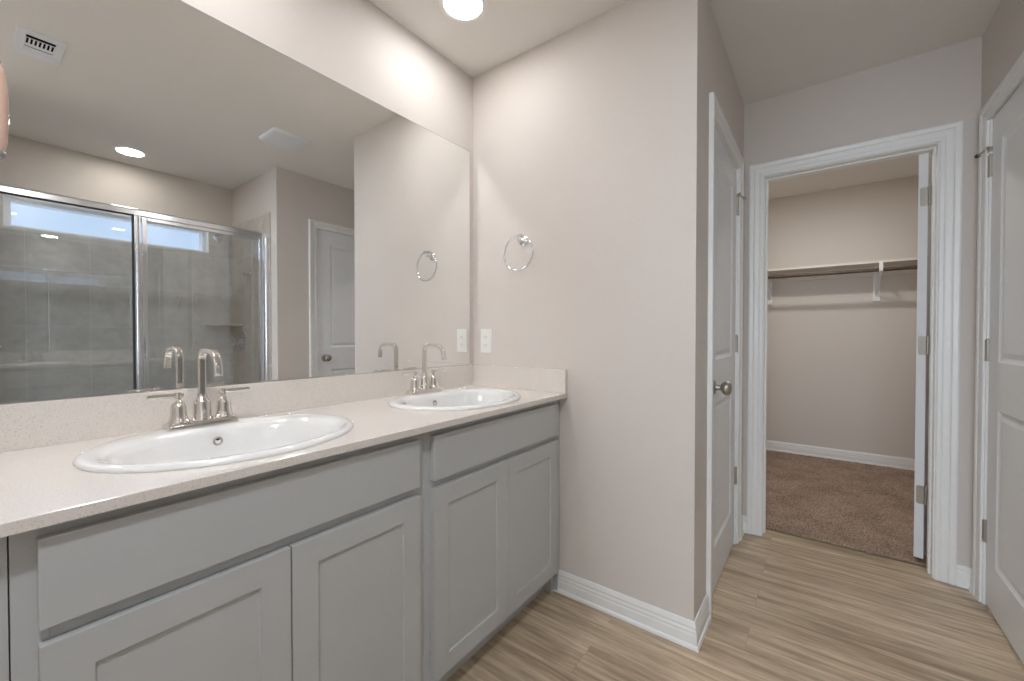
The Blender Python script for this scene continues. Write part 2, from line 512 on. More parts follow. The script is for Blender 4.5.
baseboard('baseboard_end', [(W1, 1.7865), (W1, D), (0.46, D)], 'white stepped baseboard wrapping the corner beside the vanity')
baseboard('baseboard_hall', [(1.100, YC), (W1, YC), (W1, 2.579)], 'short white baseboard in the corner left of the closet doorway')
baseboard('baseboard_right', [(XR, 2.6435), (XR, YC), (1.9315, YC)], 'short white baseboard in the corner right of the closet doorway')
baseboard('baseboard_shower', [(XR, YS), (XR, 1.7495)], 'white baseboard between the shower and the right door')
baseboard('baseboard_closet', [(2.46, YB), (0.62, YB)], 'white baseboard along the closet back wall', z=0.012)

# ------------------------------------------------------------------ casings and jambs
CAS = [(0, 0), (0, 0.008), (0.003, 0.0105), (0.014, 0.0115), (0.017, 0.0095), (0.021, 0.0115), (0.036, 0.013),
       (0.040, 0.0115), (0.044, 0.0165), (0.058, 0.0185), (0.0635, 0.0165), (0.0645, 0.0)]


def casing(name, a0, a1, zt, width, mp, label):
    """mp(a, d, z) -> world; a along the wall, d out of the wall"""
    s = width / 0.0645
    bm = bmesh.new(); st = []
    for i in range(4):
        ring = []
        for w, d in CAS:
            w *= s
            p = [(a0 - w, 0.0), (a0 - w, zt + w), (a1 + w, zt + w), (a1 + w, 0.0)][i]
            ring.append(bm.verts.new(mp(p[0], d, p[1])))
        st.append(ring)
    k = len(CAS)
    for a, b_ in zip(st, st[1:]):
        for i in range(k):
            bm.faces.new((a[i], a[(i + 1) % k], b_[(i + 1) % k], b_[i]))
    bm.faces.new(st[0]); bm.faces.new(st[-1])
    return struct(name, bm, 'trim', label, 'door casing')


mA = lambda a, d, z: (W1 + d, a, z)
mB = lambda a, d, z: (XR - d, a, z)
mC = lambda a, d, z: (a, YC - d, z)
casing('trim_1', 1.8505, 2.5155, 2.024, 0.0635, mA, 'white moulded casing around the closed left door')
casing('trim_2', 1.815, 2.578, 2.024, 0.0645, mB, 'white moulded casing around the closed right door')
casing('trim_3', 1.1725, 1.860, 2.014, 0.072, mC, 'white fluted casing around the open closet doorway')
# jambs (with stops)
struct('trim_4', boxes((W1 - 0.114, W1 + 0.001, A0, A0 + 0.012, 0, AZ), (W1 - 0.114, W1 + 0.001, A1 - 0.012 + 0.012, A1 + 0.012, 0, AZ) if 0 else
                       (W1 - 0.114, W1 + 0.001, A1 - 0.012, A1, 0, AZ), (W1 - 0.114, W1 + 0.001, A0 + 0.012, A1 - 0.012, AZ - 0.006, AZ)),
       'trim', 'white jamb of the left door', 'door jamb')
struct('trim_5', boxes((XR - 0.001, XR + 0.1, B0, B0 + 0.012, 0, BZ), (XR - 0.001, XR + 0.1, B1 - 0.012, B1, 0, BZ),
                       (XR - 0.001, XR + 0.1, B0 + 0.012, B1 - 0.012, BZ - 0.010, BZ)), 'trim', 'white jamb of the right door', 'door jamb')
struct('trim_6', boxes((C0, C0 + 0.019, YC - 0.001, YC2 + 0.001, 0, CZ), (C1 - 0.013, C1, YC - 0.001, YC2 + 0.001, 0, CZ),
                       (C0 + 0.019, C1 - 0.013, YC - 0.001, YC2 + 0.001, CZ - 0.016, CZ),
                       (C0 + 0.019, C0 + 0.029, YC + 0.040, YC + 0.072, 0, CZ - 0.016),
                       (C1 - 0.021, C1 - 0.013, YC + 0.040, YC + 0.072, 0, CZ - 0.016),
                       (C0 + 0.029, C1 - 0.021, YC + 0.040, YC + 0.072, CZ - 0.024, CZ - 0.016)),
       'trim', 'white jamb lining the open closet doorway', 'door jamb', bevel=0.001)


# ------------------------------------------------------------------ doors
def door_slab(w, h, t=0.035, stile=0.112):
    """slab along +x from 0..w, thickness -t..0 in y, front face at y=0; moulded upper and lower panels on both faces"""
    xs = [0, stile, w - stile, w]
    zs = [0, 0.19, 0.825, 1.015, h - 0.115, h]
    bm = bmesh.new()
    fr = {}
    for s, y in ((0, 0.0), (1, -t)):
        for i, x in enumerate(xs):
            for j, z in enumerate(zs):
                fr[(s, i, j)] = bm.verts.new((x, y, z))
    pan = []
    for s in (0, 1):
        for i in range(3):
            for j in range(5):
                f = bm.faces.new((fr[(s, i, j)], fr[(s, i + 1, j)], fr[(s, i + 1, j + 1)], fr[(s, i, j + 1)]))
                if i == 1 and j in (1, 3): pan.append(f)
    for j in range(5):
        for i in (0, 3):
            bm.faces.new((fr[(0, i, j)], fr[(0, i, j + 1)], fr[(1, i, j + 1)], fr[(1, i, j)]))
    for i in range(3):
        for j in (0, 5):
            bm.faces.new((fr[(0, i, j)], fr[(0, i + 1, j)], fr[(1, i + 1, j)], fr[(1, i, j)]))
    bmesh.ops.recalc_face_normals(bm, faces=bm.faces[:])
    bm.faces.ensure_lookup_table()
    for th, dp in ((0.007, -0.004), (0.012, -0.0045), (0.008, 0.0), (0.026, 0.0055)):
        bmesh.ops.inset_individual(bm, faces=pan, thickness=th, depth=dp)
    return bm


def knob_bm(p, d):
    bm = bmesh.new()
    lathe(bm, [(0, 0), (0.032, 0), (0.032, 0.004), (0.027, 0.009), (0.013, 0.012), (0.0115, 0.020), (0.0115, 0.030), (0.018, 0.034),
               (0.026, 0.041), (0.0295, 0.050), (0.028, 0.060), (0.021, 0.068), (0.010, 0.071), (0, 0.0715)], 28, to_axis(p, d))
    return bm


def hinge_knuckle_bm(x, y, z, r_=0.0065, h=0.09):
    bm = bmesh.new()
    for k in range(5):
        lathe(bm, [(0, 0), (r_, 0), (r_, h / 5 - 0.0012), (r_ * .8, h / 5 - 0.0010), (r_ * .8, h / 5)], 14, Matrix.Translation((x, y, z - h / 2 + k * h / 5)))
    lathe(bm, [(0, 0), (r_ * .75, 0), (r_ * .8, 0.004), (0, 0.006)], 12, Matrix.Translation((x, y, z + h / 2)))
    return bm


# left door (faces +x), hinges at far end; local frame: slab along y
def wall_door(name, label, face, near, far, z1, sgn, hinge_z, stop_z, knob_z):
    """door lying in a wall of constant x; sgn=+1 faces +x"""
    w = far - near
    root = thing(name, label, 'door', (face, near, 0.008), kind='structure')
    bm = door_slab(w, z1 - 0.008)
    # local slab x->y, slab y (front 0, back -t) -> x*sgn
    for v_ in bm.verts:
        x, y, z = v_.co
        v_.co = Vector((y * sgn, x, z))
    finish('slab', bm, 'door', root, bevel=0.0012)
    k = finish('door_knob', knob_bm((0, 0.062, knob_z - 0.008), (sgn, 0, 0)), 'bronze' if sgn < 0 else 'satin', root, smooth=True)
    for hz in hinge_z:
        h_ = finish('hinge', hinge_knuckle_bm(sgn * 0.0035, w + 0.0045, hz - 0.008), 'satin', root, smooth=True)
        bm = boxes((min(0, sgn * 0.0015), max(0, sgn * 0.0015), w - 0.008, w - 0.001, hz - 0.053, hz + 0.037),
                   (min(sgn * 0.0085, sgn * 0.0105), max(sgn * 0.0085, sgn * 0.0105), w + 0.006, w + 0.015, hz - 0.053, hz + 0.037))
        finish('hinge_leaf', bm, 'satin', h_)
    # hinge-pin door stop
    z = stop_z - 0.008
    bm = bmesh.new()
    tube(bm, [(sgn * 0.004, w + 0.0045, z + 0.012), (sgn * 0.010, w + 0.010, z + 0.013), (sgn * 0.030, w + 0.050, z + 0.002)], 0.0035, 10)
    tube(bm, [(sgn * 0.004, w + 0.0045, z + 0.012), (sgn * 0.018, w - 0.006, z + 0.013), (sgn * 0.022, w - 0.020, z + 0.012)], 0.0035, 10)
    lathe(bm, [(0, -0.004), (0.009, -0.004), (0.009, 0.010), (0.005, 0.016), (0, 0.016)], 14, Matrix.Translation((sgn * 0.004, w + 0.0045, z)))
    st = finish('door_stop', bm, 'satin', root, smooth=True)
    bm = bmesh.new()
    lathe(bm, [(0, 0), (0.008, 0), (0.008, 0.008), (0.005, 0.011), (0, 0.011)], 14, to_axis((sgn * 0.030, w + 0.050, z + 0.002), (sgn * 0.45, 0.89, -0.2)))
    finish('bumper', bm, 'rubber' if sgn > 0 else 'gasket', st, smooth=True)
    return root


wall_door('door_1', 'closed white two-panel door on the narrow hall wall, knob at its near edge', W1 - 0.006, A0 + 0.0145, A1 - 0.0145, AZ - 0.009, +1,
          (1.815, 1.083, 0.372), 1.868, 0.908)
wall_door('door_2', 'closed white two-panel door at the right edge, hinges by the closet corner', XR + 0.006, B0 + 0.0145, B1 - 0.0145, BZ - 0.013, -1,
          (1.832, 1.067, 0.308), 1.895, 0.935)

# closet door, open into the closet, seen on its hinge edge
root = thing('door_3', 'white closet door swung open into the closet, seen edge-on with three hinges', 'door', (1.845, YC2 + 0.010, 0.03), R(73), kind='structure')
bm = door_slab(0.655, 1.985)
for v_ in bm.verts:
    v_.co.y += 0.037
finish('slab', bm, 'door', root, bevel=0.0012)
for hz in (1.805, 1.080, 0.345):
    bm = bmesh.new()
    # leaf on the hinge edge (local x = 0 faces the room)
    zz = hz - 0.03
    prof = []
    for (cy_, cz_, a0) in ((0.022, 0.037, 0), (0.022, -0.037, -90)):
        for q in range(6):
            a = R(a0 + (90 - 18 * q if a0 == 0 else -18 * q) if False else (90 - 18 * q if a0 == 0 else -18 * q))
            prof.append((cy_ + 0.008 * math.cos(a), cz_ + 0.008 * math.sin(a)))
    prof = [(0.0, 0.045)] + prof + [(0.0, -0.045)]
    fa = [bm.verts.new((-0.0022, y, zz + z)) for y, z in prof]
    fb = [bm.verts.new((0.0, y, zz + z)) for y, z in prof]
    bm.faces.new(fa); bm.faces.new(fb)
    for i in range(len(prof)):
        j = (i + 1) % len(prof)
        bm.faces.new((fa[i], fa[j], fb[j], fb[i]))
    for (y, z) in ((0.010, 0.033), (0.020, 0.012), (0.020, -0.012), (0.010, -0.033)):
        lathe(bm, [(0, 0.0012), (0.0032, 0.0008), (0.0036, 0)], 10, to_axis((-0.0022, y, zz + z), (-1, 0, 0)))
    h_ = finish('hinge', bm, 'satin', root)
    finish('knuckle', hinge_knuckle_bm(-0.003, -0.004, zz), 'satin', h_, smooth=True)
bm = knob_bm((0.59, 0.037, 0.89), (0, 1, 0))
finish('door_knob', bm, 'satin', root, smooth=True)

# ------------------------------------------------------------------ window (transom over the shower)
root = thing('window_1', 'wide low transom window above the shower tile, seen in the mirror', 'window', (XS, (WY0 + WY1) / 2, WZ0), kind='structure')
hw = (WY1 - WY0) / 2; hh = WZ1 - WZ0
finish('window_frame', boxes((0.035, 0.115, -hw, -hw + 0.035, 0, hh), (0.035, 0.115, hw - 0.035, hw, 0, hh),
                             (0.035, 0.115, -hw + 0.035, hw - 0.035, hh - 0.028, hh), (0.035, 0.115, -hw + 0.035, hw - 0.035, 0, 0.02)), 'vinyl', root, bevel=0.002)
finish('window_sill', boxes((-0.012, 0.035, -hw, hw, 0.0, 0.008)), 'vinyl', root)
finish('window_reveal', boxes((-0.011, 0.035, -hw, -hw + 0.006, 0.008, hh), (-0.011, 0.035, hw - 0.006, hw, 0.008, hh), (-0.011, 0.035, -hw + 0.006, hw - 0.006, hh - 0.006, hh)), 'vinyl', root)
finish('pane', boxes((0.070, 0.074, -hw + 0.035, hw - 0.035, 0.02, hh - 0.028)), 'pane', root)
pd = bpy.data.lights.new('window_portal', 'AREA'); pd.shape = 'RECTANGLE'; pd.size = 2 * hw; pd.size_y = hh
pd.cycles.is_portal = True
po = bpy.data.objects.new('window_portal', pd); COL.objects.link(po)
po.location = (XS + 0.125, (WY0 + WY1) / 2, (WZ0 + WZ1) / 2); po.rotation_euler = (0, R(90), 0)
po.rotation_euler = Vector((-1, 0, 0)).to_track_quat('-Z', 'Y').to_euler()
pd.size = 2 * hw; pd.size_y = hh
root = thing('window_added', 'tall unseen window added behind the viewer for fill light', 'window', (1.4, YBR, 0.6), kind='structure')  # unseen window, added as a source of fill for the hall
finish('window_frame', boxes((-0.9, -0.86, -0.08, -0.02, 0, 1.6), (0.86, 0.9, -0.08, -0.02, 0, 1.6), (-0.86, 0.86, -0.08, -0.02, 0, 0.04), (-0.86, 0.86, -0.08, -0.02, 1.56, 1.6),
                             (-0.02, 0.02, -0.08, -0.02, 0.04, 1.56)), 'vinyl', root)
finish('pane', boxes((-0.86, -0.02, -0.052, -0.048, 0.04, 1.56), (0.02, 0.86, -0.052, -0.048, 0.04, 1.56)), 'pane', root)
dl = bpy.data.lights.new('bedroom_fill', 'AREA'); dl.shape = 'RECTANGLE'; dl.size = 1.7; dl.size_y = 1.5  # added area light, fills the hall through the rear opening
dl.energy = POWER['daylight']; dl.color = COOL
do = bpy.data.objects.new('bedroom_fill', dl); COL.objects.link(do)
do.location = (1.4, YBR - 0.12, 1.4); do.rotation_euler = Vector((0, 1, 0)).to_track_quat('-Z', 'Z').to_euler()

# ------------------------------------------------------------------ vanity cabinets
FX = 0.511          # face frame front plane
DX = 0.530          # door front plane
CTB = CT - 0.020    # underside of the quartz


def shaker(w, h, t=0.019, rail=0.057, flat=False):
    """panel in local coords: x thickness 0..t (front at t), y 0..w, z 0..h"""
    bm = bmesh.new()
    if flat:
        box(bm, 0, t, 0, w, 0, h)
        return bm
    ys = [0, rail, w - rail, w]; zs = [0, rail, h - rail, h]
    box_v = {}
    for x, s in ((t, 0), (0, 1)):
        for i, y in enumerate(ys):
            for j, z in enumerate(zs):
                if s == 1 and (i in (1, 2) or j in (1, 2)): continue
                box_v[(s, i, j)] = bm.verts.new((x, y, z))
    pan = None
    for i in range(3):
        for j in range(3):
            f = bm.faces.new([box_v[(0, a, b_)] for a, b_ in ((i, j), (i + 1, j), (i + 1, j + 1), (i, j + 1))])
            if i == 1 and j == 1: pan = f
    B = lambda i, j: box_v[(1, i, j)]
    F_ = lambda i, j: box_v[(0, i, j)]
    bm.faces.new((B(0, 0), B(3, 0), B(3, 3), B(0, 3)))
    bm.faces.new([F_(i, 0) for i in range(4)] + [B(3, 0), B(0, 0)])
    bm.faces.new([F_(i, 3) for i in range(4)] + [B(3, 3), B(0, 3)])
    bm.faces.new([F_(0, j) for j in range(4)] + [B(0, 3), B(0, 0)])
    bm.faces.new([F_(3, j) for j in range(4)] + [B(3, 3), B(3, 0)])
    bmesh.ops.recalc_face_normals(bm, faces=bm.faces[:])
    bmesh.ops.inset_individual(bm, faces=[pan], thickness=0.0015, depth=-0.0015)
    bmesh.ops.inset_individual(bm, faces=[pan], thickness=0.0008, depth=-0.0050)
    return bm


def make_cabinet(label, y0, w, group):
    root = thing('vanity_cabinet', label, 'cabinet', (0, y0, 0), group=group)
    s = 0.018
    zt = CTB
    # carcass, toe kick and face frame
    bs = [(0.002, FX - 0.019, 0.0005, s, 0.0, zt), (0.002, FX - 0.019, w - s, w - 0.0005, 0.0, zt), (0.002, FX - 0.019, s, w - s, 0.10, 0.118),
          (0.440, 0.455, s, w - s, 0.0, 0.10)]
    finish('carcass', boxes(*bs), 'cabinet', root)
    st = 0.038
    finish('face_frame', boxes((FX - 0.019, FX, 0.0005, st, 0.10, zt), (FX - 0.019, FX, w - st, w - 0.0005, 0.10, zt),
                               (FX - 0.019, FX, st, w - st, zt - 0.038, zt), (FX - 0.019, FX, st, w - st, 0.10, 0.138),
                               (FX - 0.019, FX, st, w - st, 0.670, 0.708)), 'cabinet', root, bevel=0.0008)
    rv = 0.026
    d_ = finish('drawer_front', shaker(w - 2 * rv, 0.1335, flat=True), 'cabinet', root, bevel=0.0018, loc=(FX, rv, 0.7035))
    dw = (w - 2 * rv - 0.003) / 2
    for k in range(2):
        finish('cabinet_door', shaker(dw, 0.572), 'cabinet', root, bevel=0.0012, loc=(FX, rv + k * (dw + 0.003), 0.108))
    return root


GRPC = 'grey vanity cabinets'
cab = make_cabinet('grey shaker vanity cabinet under the near sink, large in the foreground', 0.0405, 0.7620, GRPC)
cab2 = dup(cab, (0, 0.8025, 0), label='grey shaker vanity cabinet under the far sink, next to the end wall')
struct_f = finish('filler_strip', boxes((0.30, FX, 1.5655, D - 0.001, 0.0, CTB)), 'cabinet', None, bevel=0.0008)
tag(struct_f, 'narrow grey filler strip between the far vanity cabinet and the end wall', 'filler strip')
cab0 = thing('vanity_cabinet', 'grey cabinet face at the far left edge, left of the near sink cabinet', 'cabinet', (0, -0.46, 0), group=GRPC)
finish('carcass', boxes((0.002, FX - 0.019, 0.0, 0.018, 0, CTB), (0.002, FX - 0.019, 0.4815, 0.4995, 0, CTB),
                        (0.002, FX - 0.019, 0.018, 0.4815, 0.10, 0.118), (0.44, 0.455, 0.018, 0.4815, 0, 0.10)), 'cabinet', cab0)
finish('face_frame', boxes((FX - 0.019, FX, 0, 0.038, 0.10, CTB), (FX - 0.019, FX, 0.4615, 0.4995, 0.10, CTB),
                           (FX - 0.019, FX, 0.038, 0.4615, CTB - 0.038, CTB), (FX - 0.019, FX, 0.038, 0.4615, 0.10, 0.138)), 'cabinet', cab0, bevel=0.0008)
for z0, h0 in ((0.7035, 0.1335), (0.409, 0.271), (0.108, 0.271)):
    finish('drawer_front', shaker(0.42, h0, flat=True), 'cabinet', cab0, bevel=0.0018, loc=(FX, 0.026, z0))

# ------------------------------------------------------------------ countertop with two oval cut-outs
SINKS = [(0.283, 0.410), (0.283, 1.178)]
SA, SB = 0.279, 0.234        # half length along y, half depth along x
Y0c = -0.46
bm = bmesh.new()
y_edges = [Y0c, 0.10, 0.795, 0.870, 1.50, D - 0.001]


def ring_region(bm, x0, x1, y0, y1, c, a, b_, z0, z1, n=64):
    angs = [2 * PI * k / n for k in range(n)]
    corners = [math.atan2(y - c[1], x - c[0]) % (2 * PI) for x in (x0, x1) for y in (y0, y1)]
    angs = sorted(set([round(t, 9) for t in angs + corners]))
    def bpt(t):
        dx, dy = math.cos(t), math.sin(t)
        ss = []
        if dx > 1e-9: ss.append((x1 - c[0]) / dx)
        if dx < -1e-9: ss.append((x0 - c[0]) / dx)
        if dy > 1e-9: ss.append((y1 - c[1]) / dy)
        if dy < -1e-9: ss.append((y0 - c[1]) / dy)
        k = min(ss)
        return (c[0] + dx * k, c[1] + dy * k)
    def ept(t):
        dx, dy = math.cos(t), math.sin(t)
        k = 1 / math.sqrt((dx / b_) ** 2 + (dy / a) ** 2)
        return (c[0] + dx * k, c[1] + dy * k)
    inn = {z: [bm.verts.new((*ept(t), z)) for t in angs] for z in (z0, z1)}
    out = {z: [bm.verts.new((*bpt(t), z)) for t in angs] for z in (z0, z1)}
    k = len(angs)
    for i in range(k):
        j = (i + 1) % k
        bm.faces.new((inn[z1][i], inn[z1][j], out[z1][j], out[z1][i]))
        bm.faces.new((inn[z0][i], out[z0][i], out[z0][j], inn[z0][j]))
        bm.faces.new((inn[z0][i], inn[z0][j], inn[z1][j], inn[z1][i]))
        # outer vertical faces only along the front and back edges
        p, q = out[z1][i].co, out[z1][j].co
        if (abs(p.x - x0) < 1e-5 and abs(q.x - x0) < 1e-5) or (abs(p.x - x1) < 1e-5 and abs(q.x - x1) < 1e-5):
            bm.faces.new((out[z0][i], out[z0][j], out[z1][j], out[z1][i]))


def slab_region(bm, x0, x1, y0, y1, z0, z1, ends):
    v_ = {(i, j, k): bm.verts.new((x, y, z)) for i, x in enumerate((x0, x1)) for j, y in enumerate((y0, y1)) for k, z in enumerate((z0, z1))}
    g = lambda *t: bm.faces.new([v_[q] for q in t])
    g((0, 0, 1), (1, 0, 1), (1, 1, 1), (0, 1, 1)); g((0, 0, 0), (1, 0, 0), (1, 1, 0), (0, 1, 0))
    g((0, 0, 0), (0, 1, 0), (0, 1, 1), (0, 0, 1)); g((1, 0, 0), (1, 1, 0), (1, 1, 1), (1, 0, 1))
    if 0 in ends: g((0, 0, 0), (1, 0, 0), (1, 0, 1), (0, 0, 1))
    if 1 in ends: g((0, 1, 0), (1, 1, 0), (1, 1, 1), (0, 1, 1))


slab_region(bm, 0.001, CD, y_edges[0], y_edges[1], CTB, CT, [0])
ring_region(bm, 0.001, CD, y_edges[1], y_edges[2], SINKS[0], SA - 0.03, SB - 0.03, CTB, CT)
slab_region(bm, 0.001, CD, y_edges[2], y_edges[3], CTB, CT, [])
ring_region(bm, 0.001, CD, y_edges[3], y_edges[4], SINKS[1], SA - 0.03, SB - 0.03, CTB, CT)
slab_region(bm, 0.001, CD, y_edges[4], y_edges[5], CTB, CT, [1])
bmesh.ops.remove_doubles(bm, verts=bm.verts[:], dist=1e-5)
tag(finish('countertop', bm, 'quartz', bevel=0.0018), 'long pale speckled quartz countertop with two oval sinks', 'countertop')
BS = 0.9816
tag(finish('backsplash', boxes((0.001, 0.020, Y0c, D - 0.0215, CT, BS)), 'quartz', bevel=0.0012),
    'long pale quartz backsplash under the mirror', 'backsplash')
tag(finish('backsplash', boxes((0.001, CD - 0.002, D - 0.021, D - 0.001, CT, BS)), 'quartz', bevel=0.0012),
    'short pale quartz side splash on the end wall', 'backsplash')


# ------------------------------------------------------------------ sinks
def make_sink(label, loc, group):
    root = thing('oval_sink', label, 'sink', loc, group=group)
    # rings: (centre x offset, half depth x, half length y, z)
    prof = [(0, SB - 0.012, SA - 0.012, 0.0), (0, SB - 0.001, SA - 0.001, 0.0), (0, SB, SA, 0.003), (0, SB - 0.002, SA - 0.002, 0.007),
            (0, SB - 0.007, SA - 0.007, 0.0105), (0, SB - 0.014, SA - 0.014, 0.0120), (0.012, SB - 0.036, SA - 0.026, 0.0112),
            (0.028, SB - 0.056, SA - 0.034, 0.0090), (0.030, SB - 0.062, SA - 0.040, 0.0040), (0.031, SB - 0.070, SA - 0.050, -0.012),
            (0.032, SB - 0.078, SA - 0.062, -0.045), (0.032, SB - 0.090, SA - 0.082, -0.085), (0.032, SB - 0.110, SA - 0.112, -0.118),
            (0.032, SB - 0.140, SA - 0.155, -0.138), (0.032, 0.055, 0.062, -0.146), (0.032, 0.024, 0.024, -0.150),
            (0.032, 0.024, 0.024, -0.170)]
    bm = bmesh.new(); n = 72; rings = []
    for (cx_, bx, ay, z) in prof:
        rings.append([bm.verts.new((cx_ + bx * math.cos(2 * PI * k / n), ay * math.sin(2 * PI * k / n), z)) for k in range(n)])
    # outer underside
    under = [(0.032, 0.030, 0.030, -0.172), (0.032, SB - 0.135, SA - 0.150, -0.150), (0.032, SB - 0.095, SA - 0.095, -0.120),
             (0.026, SB - 0.066, SA - 0.056, -0.060), (0.016, SB - 0.055, SA - 0.042, -0.010), (0, SB - 0.034, SA - 0.034, 0.0)]
    for (cx_, bx, ay, z) in under:
        rings.append([bm.verts.new((cx_ + bx * math.cos(2 * PI * k / n), ay * math.sin(2 * PI * k / n), z)) for k in range(n)])
    rings.append(rings[0])
    for a, b_ in zip(rings, rings[1:]):
        for k in range(n):
            bm.faces.new((a[k], a[(k + 1) % n], b_[(k + 1) % n], b_[k]))
    finish('basin', bm, 'porcelain', root, smooth=True, ang=80)
    bm = bmesh.new()
    lathe(bm, [(0.0, -0.153), (0.012, -0.1525), (0.014, -0.149), (0.021, -0.1455), (0.0235, -0.148), (0.0235, -0.156)], 24, Matrix.Translation((0.032, 0, 0)))
    finish('drain', bm, 'chrome', root, smooth=True)
    # overflow ring on the back wall of the bowl
    oy = 0.0
    o_ = Vector((0.031 - (SB - 0.0735), oy, -0.028)); dr = Vector((1, 0, 0.22))
    bm = bmesh.new()
    lathe(bm, [(0.0062, -0.002), (0.0062, 0.0015), (0.0085, 0.003), (0.0115, 0.002), (0.012, -0.002)], 24, to_axis(o_, dr))
    ov = finish('overflow_ring', bm, 'satin', root, smooth=True)
    bm = bmesh.new(); lathe(bm, [(0, 0.0008), (0.0062, 0.0008)], 20, to_axis(o_, dr))
    finish('overflow_hole_shade', bm, 'dark', ov)  # dark disc painted as the shade in the overflow hole
    return root


GS = 'white oval drop-in sinks'
s1 = make_sink('white oval drop-in sink nearest the viewer', (*SINKS[0], CT), GS)
s2 = dup(s1, (*SINKS[1], CT), label='white oval drop-in sink at the far end of the countertop')


# ------------------------------------------------------------------ faucets (4 inch centre-set, two lever handles)
def make_faucet(label, loc, group):
    root = thing('faucet', label, 'faucet', loc, group=group)
    bm = bmesh.new()
    # base plate: stadium-like bar with rounded top
    def stadium(hx, hy, r_, n=6):
        out = []
        for cx_, cy_, a0 in ((hx - r_, hy - r_, 0), (-hx + r_, hy - r_, 90), (-hx + r_, -hy + r_, 180), (hx - r_, -hy + r_, 270)):
            for k in range(n + 1):
                a = R(a0 + 90 * k / n)
                out.append((cx_ + r_ * math.cos(a), cy_ + r_ * math.sin(a)))
        return out
    rings = []
    for (hx, hy, z) in ((0.0275, 0.081, 0.0), (0.0275, 0.081, 0.008), (0.0255, 0.079, 0.012), (0.022, 0.0755, 0.016)):
        rings.append([bm.verts.new((x, y, z)) for x, y in stadium(hx, hy, 0.010)])
    k = len(rings[0])
    for a, b_ in zip(rings, rings[1:]):
        for i in range(k): bm.faces.new((a[i], a[(i + 1) % k], b_[(i + 1) % k], b_[i]))
    bm.faces.new(rings[0]); bm.faces.new(rings[-1])
    finish('base_plate', bm, 'nickel', root, smooth=True, ang=30)
    # central body: bell
    bm = bmesh.new()
    lathe(bm, [(0, 0.014), (0.0235, 0.014), (0.0235, 0.019), (0.0205, 0.023), (0.0200, 0.060), (0.0185, 0.066), (0.0135, 0.073), (0.0115, 0.078), (0.0110, 0.084), (0, 0.084)], 32)
    finish('spout_body', bm, 'nickel', root, smooth=True, ang=40)
    # spout: flattened tube rising, squared turn and drop over the basin
    hs = 0.199
    path = [(0, 0, 0.070), (0, 0, 0.10), (0, 0, hs - 0.030)]
    path += [(0.026 - 0.026 * math.cos(a), 0, hs - 0.026 + 0.026 * math.sin(a)) for a in [R(q) for q in (10, 25, 40, 55, 70, 90)]]
    path += [(0.048, 0, hs), (0.074, 0, hs - 0.001)]
    path += [(0.074 + 0.042 * math.sin(a), 0, hs - 0.044 + 0.043 * math.cos(a)) for a in [R(q) for q in (15, 30, 45, 60, 75, 88)]]
    path += [(0.1175, 0, hs - 0.053), (0.119, 0, hs - 0.060)]
    # rounded-rectangle section, wider across (y) than thick
    prof = []
    for sx_, sy_, a0 in ((1, 1, 0), (-1, 1, 90), (-1, -1, 180), (1, -1, 270)):
        for q in range(5):
            a = R(a0 + 22.5 * q)
            prof.append((sx_ * 0.0054 + 0.0033 * math.cos(a), sy_ * 0.0034 + 0.0033 * math.sin(a)))
    bm = bmesh.new()
    # orientation: frame a = d x up ; for vertical start a is along x, so swap so that width lies along y
    prof2 = [(v_, u) for u, v_ in prof]
    tube(bm, path, 1.0, prof=prof2)
    finish('spout', bm, 'nickel', root, smooth=True, ang=50)
    for sgn in (-1, 1):
        bm = bmesh.new()
        mt = Matrix.Translation((0, sgn * 0.0508, 0))
        lathe(bm, [(0, 0.014), (0.0235, 0.014), (0.0235, 0.018), (0.0205, 0.022), (0.0180, 0.034), (0.0170, 0.050), (0.0165, 0.058), (0.0125, 0.066),
                   (0.0075, 0.070), (0.0058, 0.073), (0.0058, 0.076), (0.0075, 0.078), (0.0075, 0.091), (0, 0.092)], 28, mt)
        h_ = finish('handle', bm, 'nickel', root, smooth=True, ang=40)
        bm = bmesh.new()
        tube(bm, [(0, sgn * 0.0400, 0.0840), (0, sgn * 0.060, 0.0845), (0.002, sgn * 0.114, 0.0860)], [0.0054, 0.0060, 0.0052], 14)
        finish('lever', bm, 'nickel', h_, smooth=True)
    return root


GF = 'two-handle polished nickel sink faucets'
RIMZ = CT + 0.0115
f1 = make_faucet('polished nickel two-lever faucet on the nearer oval sink', (0.100, 0.392, RIMZ), GF)
f2 = dup(f1, (0.100, 1.170, RIMZ), label='polished nickel two-lever faucet on the far oval sink')

# ------------------------------------------------------------------ wall mirror
MZ = 2.053
mr = thing('wall_mirror', 'large frameless mirror above the double vanity', 'mirror', (0, 0, BS + 0.001))
bm = bmesh.new(); box(bm, 0.001, 0.0065, -0.46, D - 0.031, 0, MZ - BS)
finish('mirror_backing', bm, 'mirror_edge', mr)
bm = bmesh.new()
vs = [bm.verts.new((0.0068, y, z)) for y, z in ((-0.4585, 0.0025), (D - 0.0325, 0.0025), (D - 0.0325, MZ - BS - 0.0015), (-0.4585, MZ - BS - 0.0015))]
vs2 = [bm.verts.new((0.0064, v_.co.y, v_.co.z)) for v_ in vs]
bm.faces.new(vs); bm.faces.new(vs2[::-1])
for i in range(4): bm.faces.new((vs[i], vs[(i + 1) % 4], vs2[(i + 1) % 4], vs2[i]))
finish('mirror_glass', bm, 'mirror', mr)
finish('mirror_channel', boxes((0.001, 0.010, -0.46, D - 0.031, 0, 0.0035)), 'alum', mr)

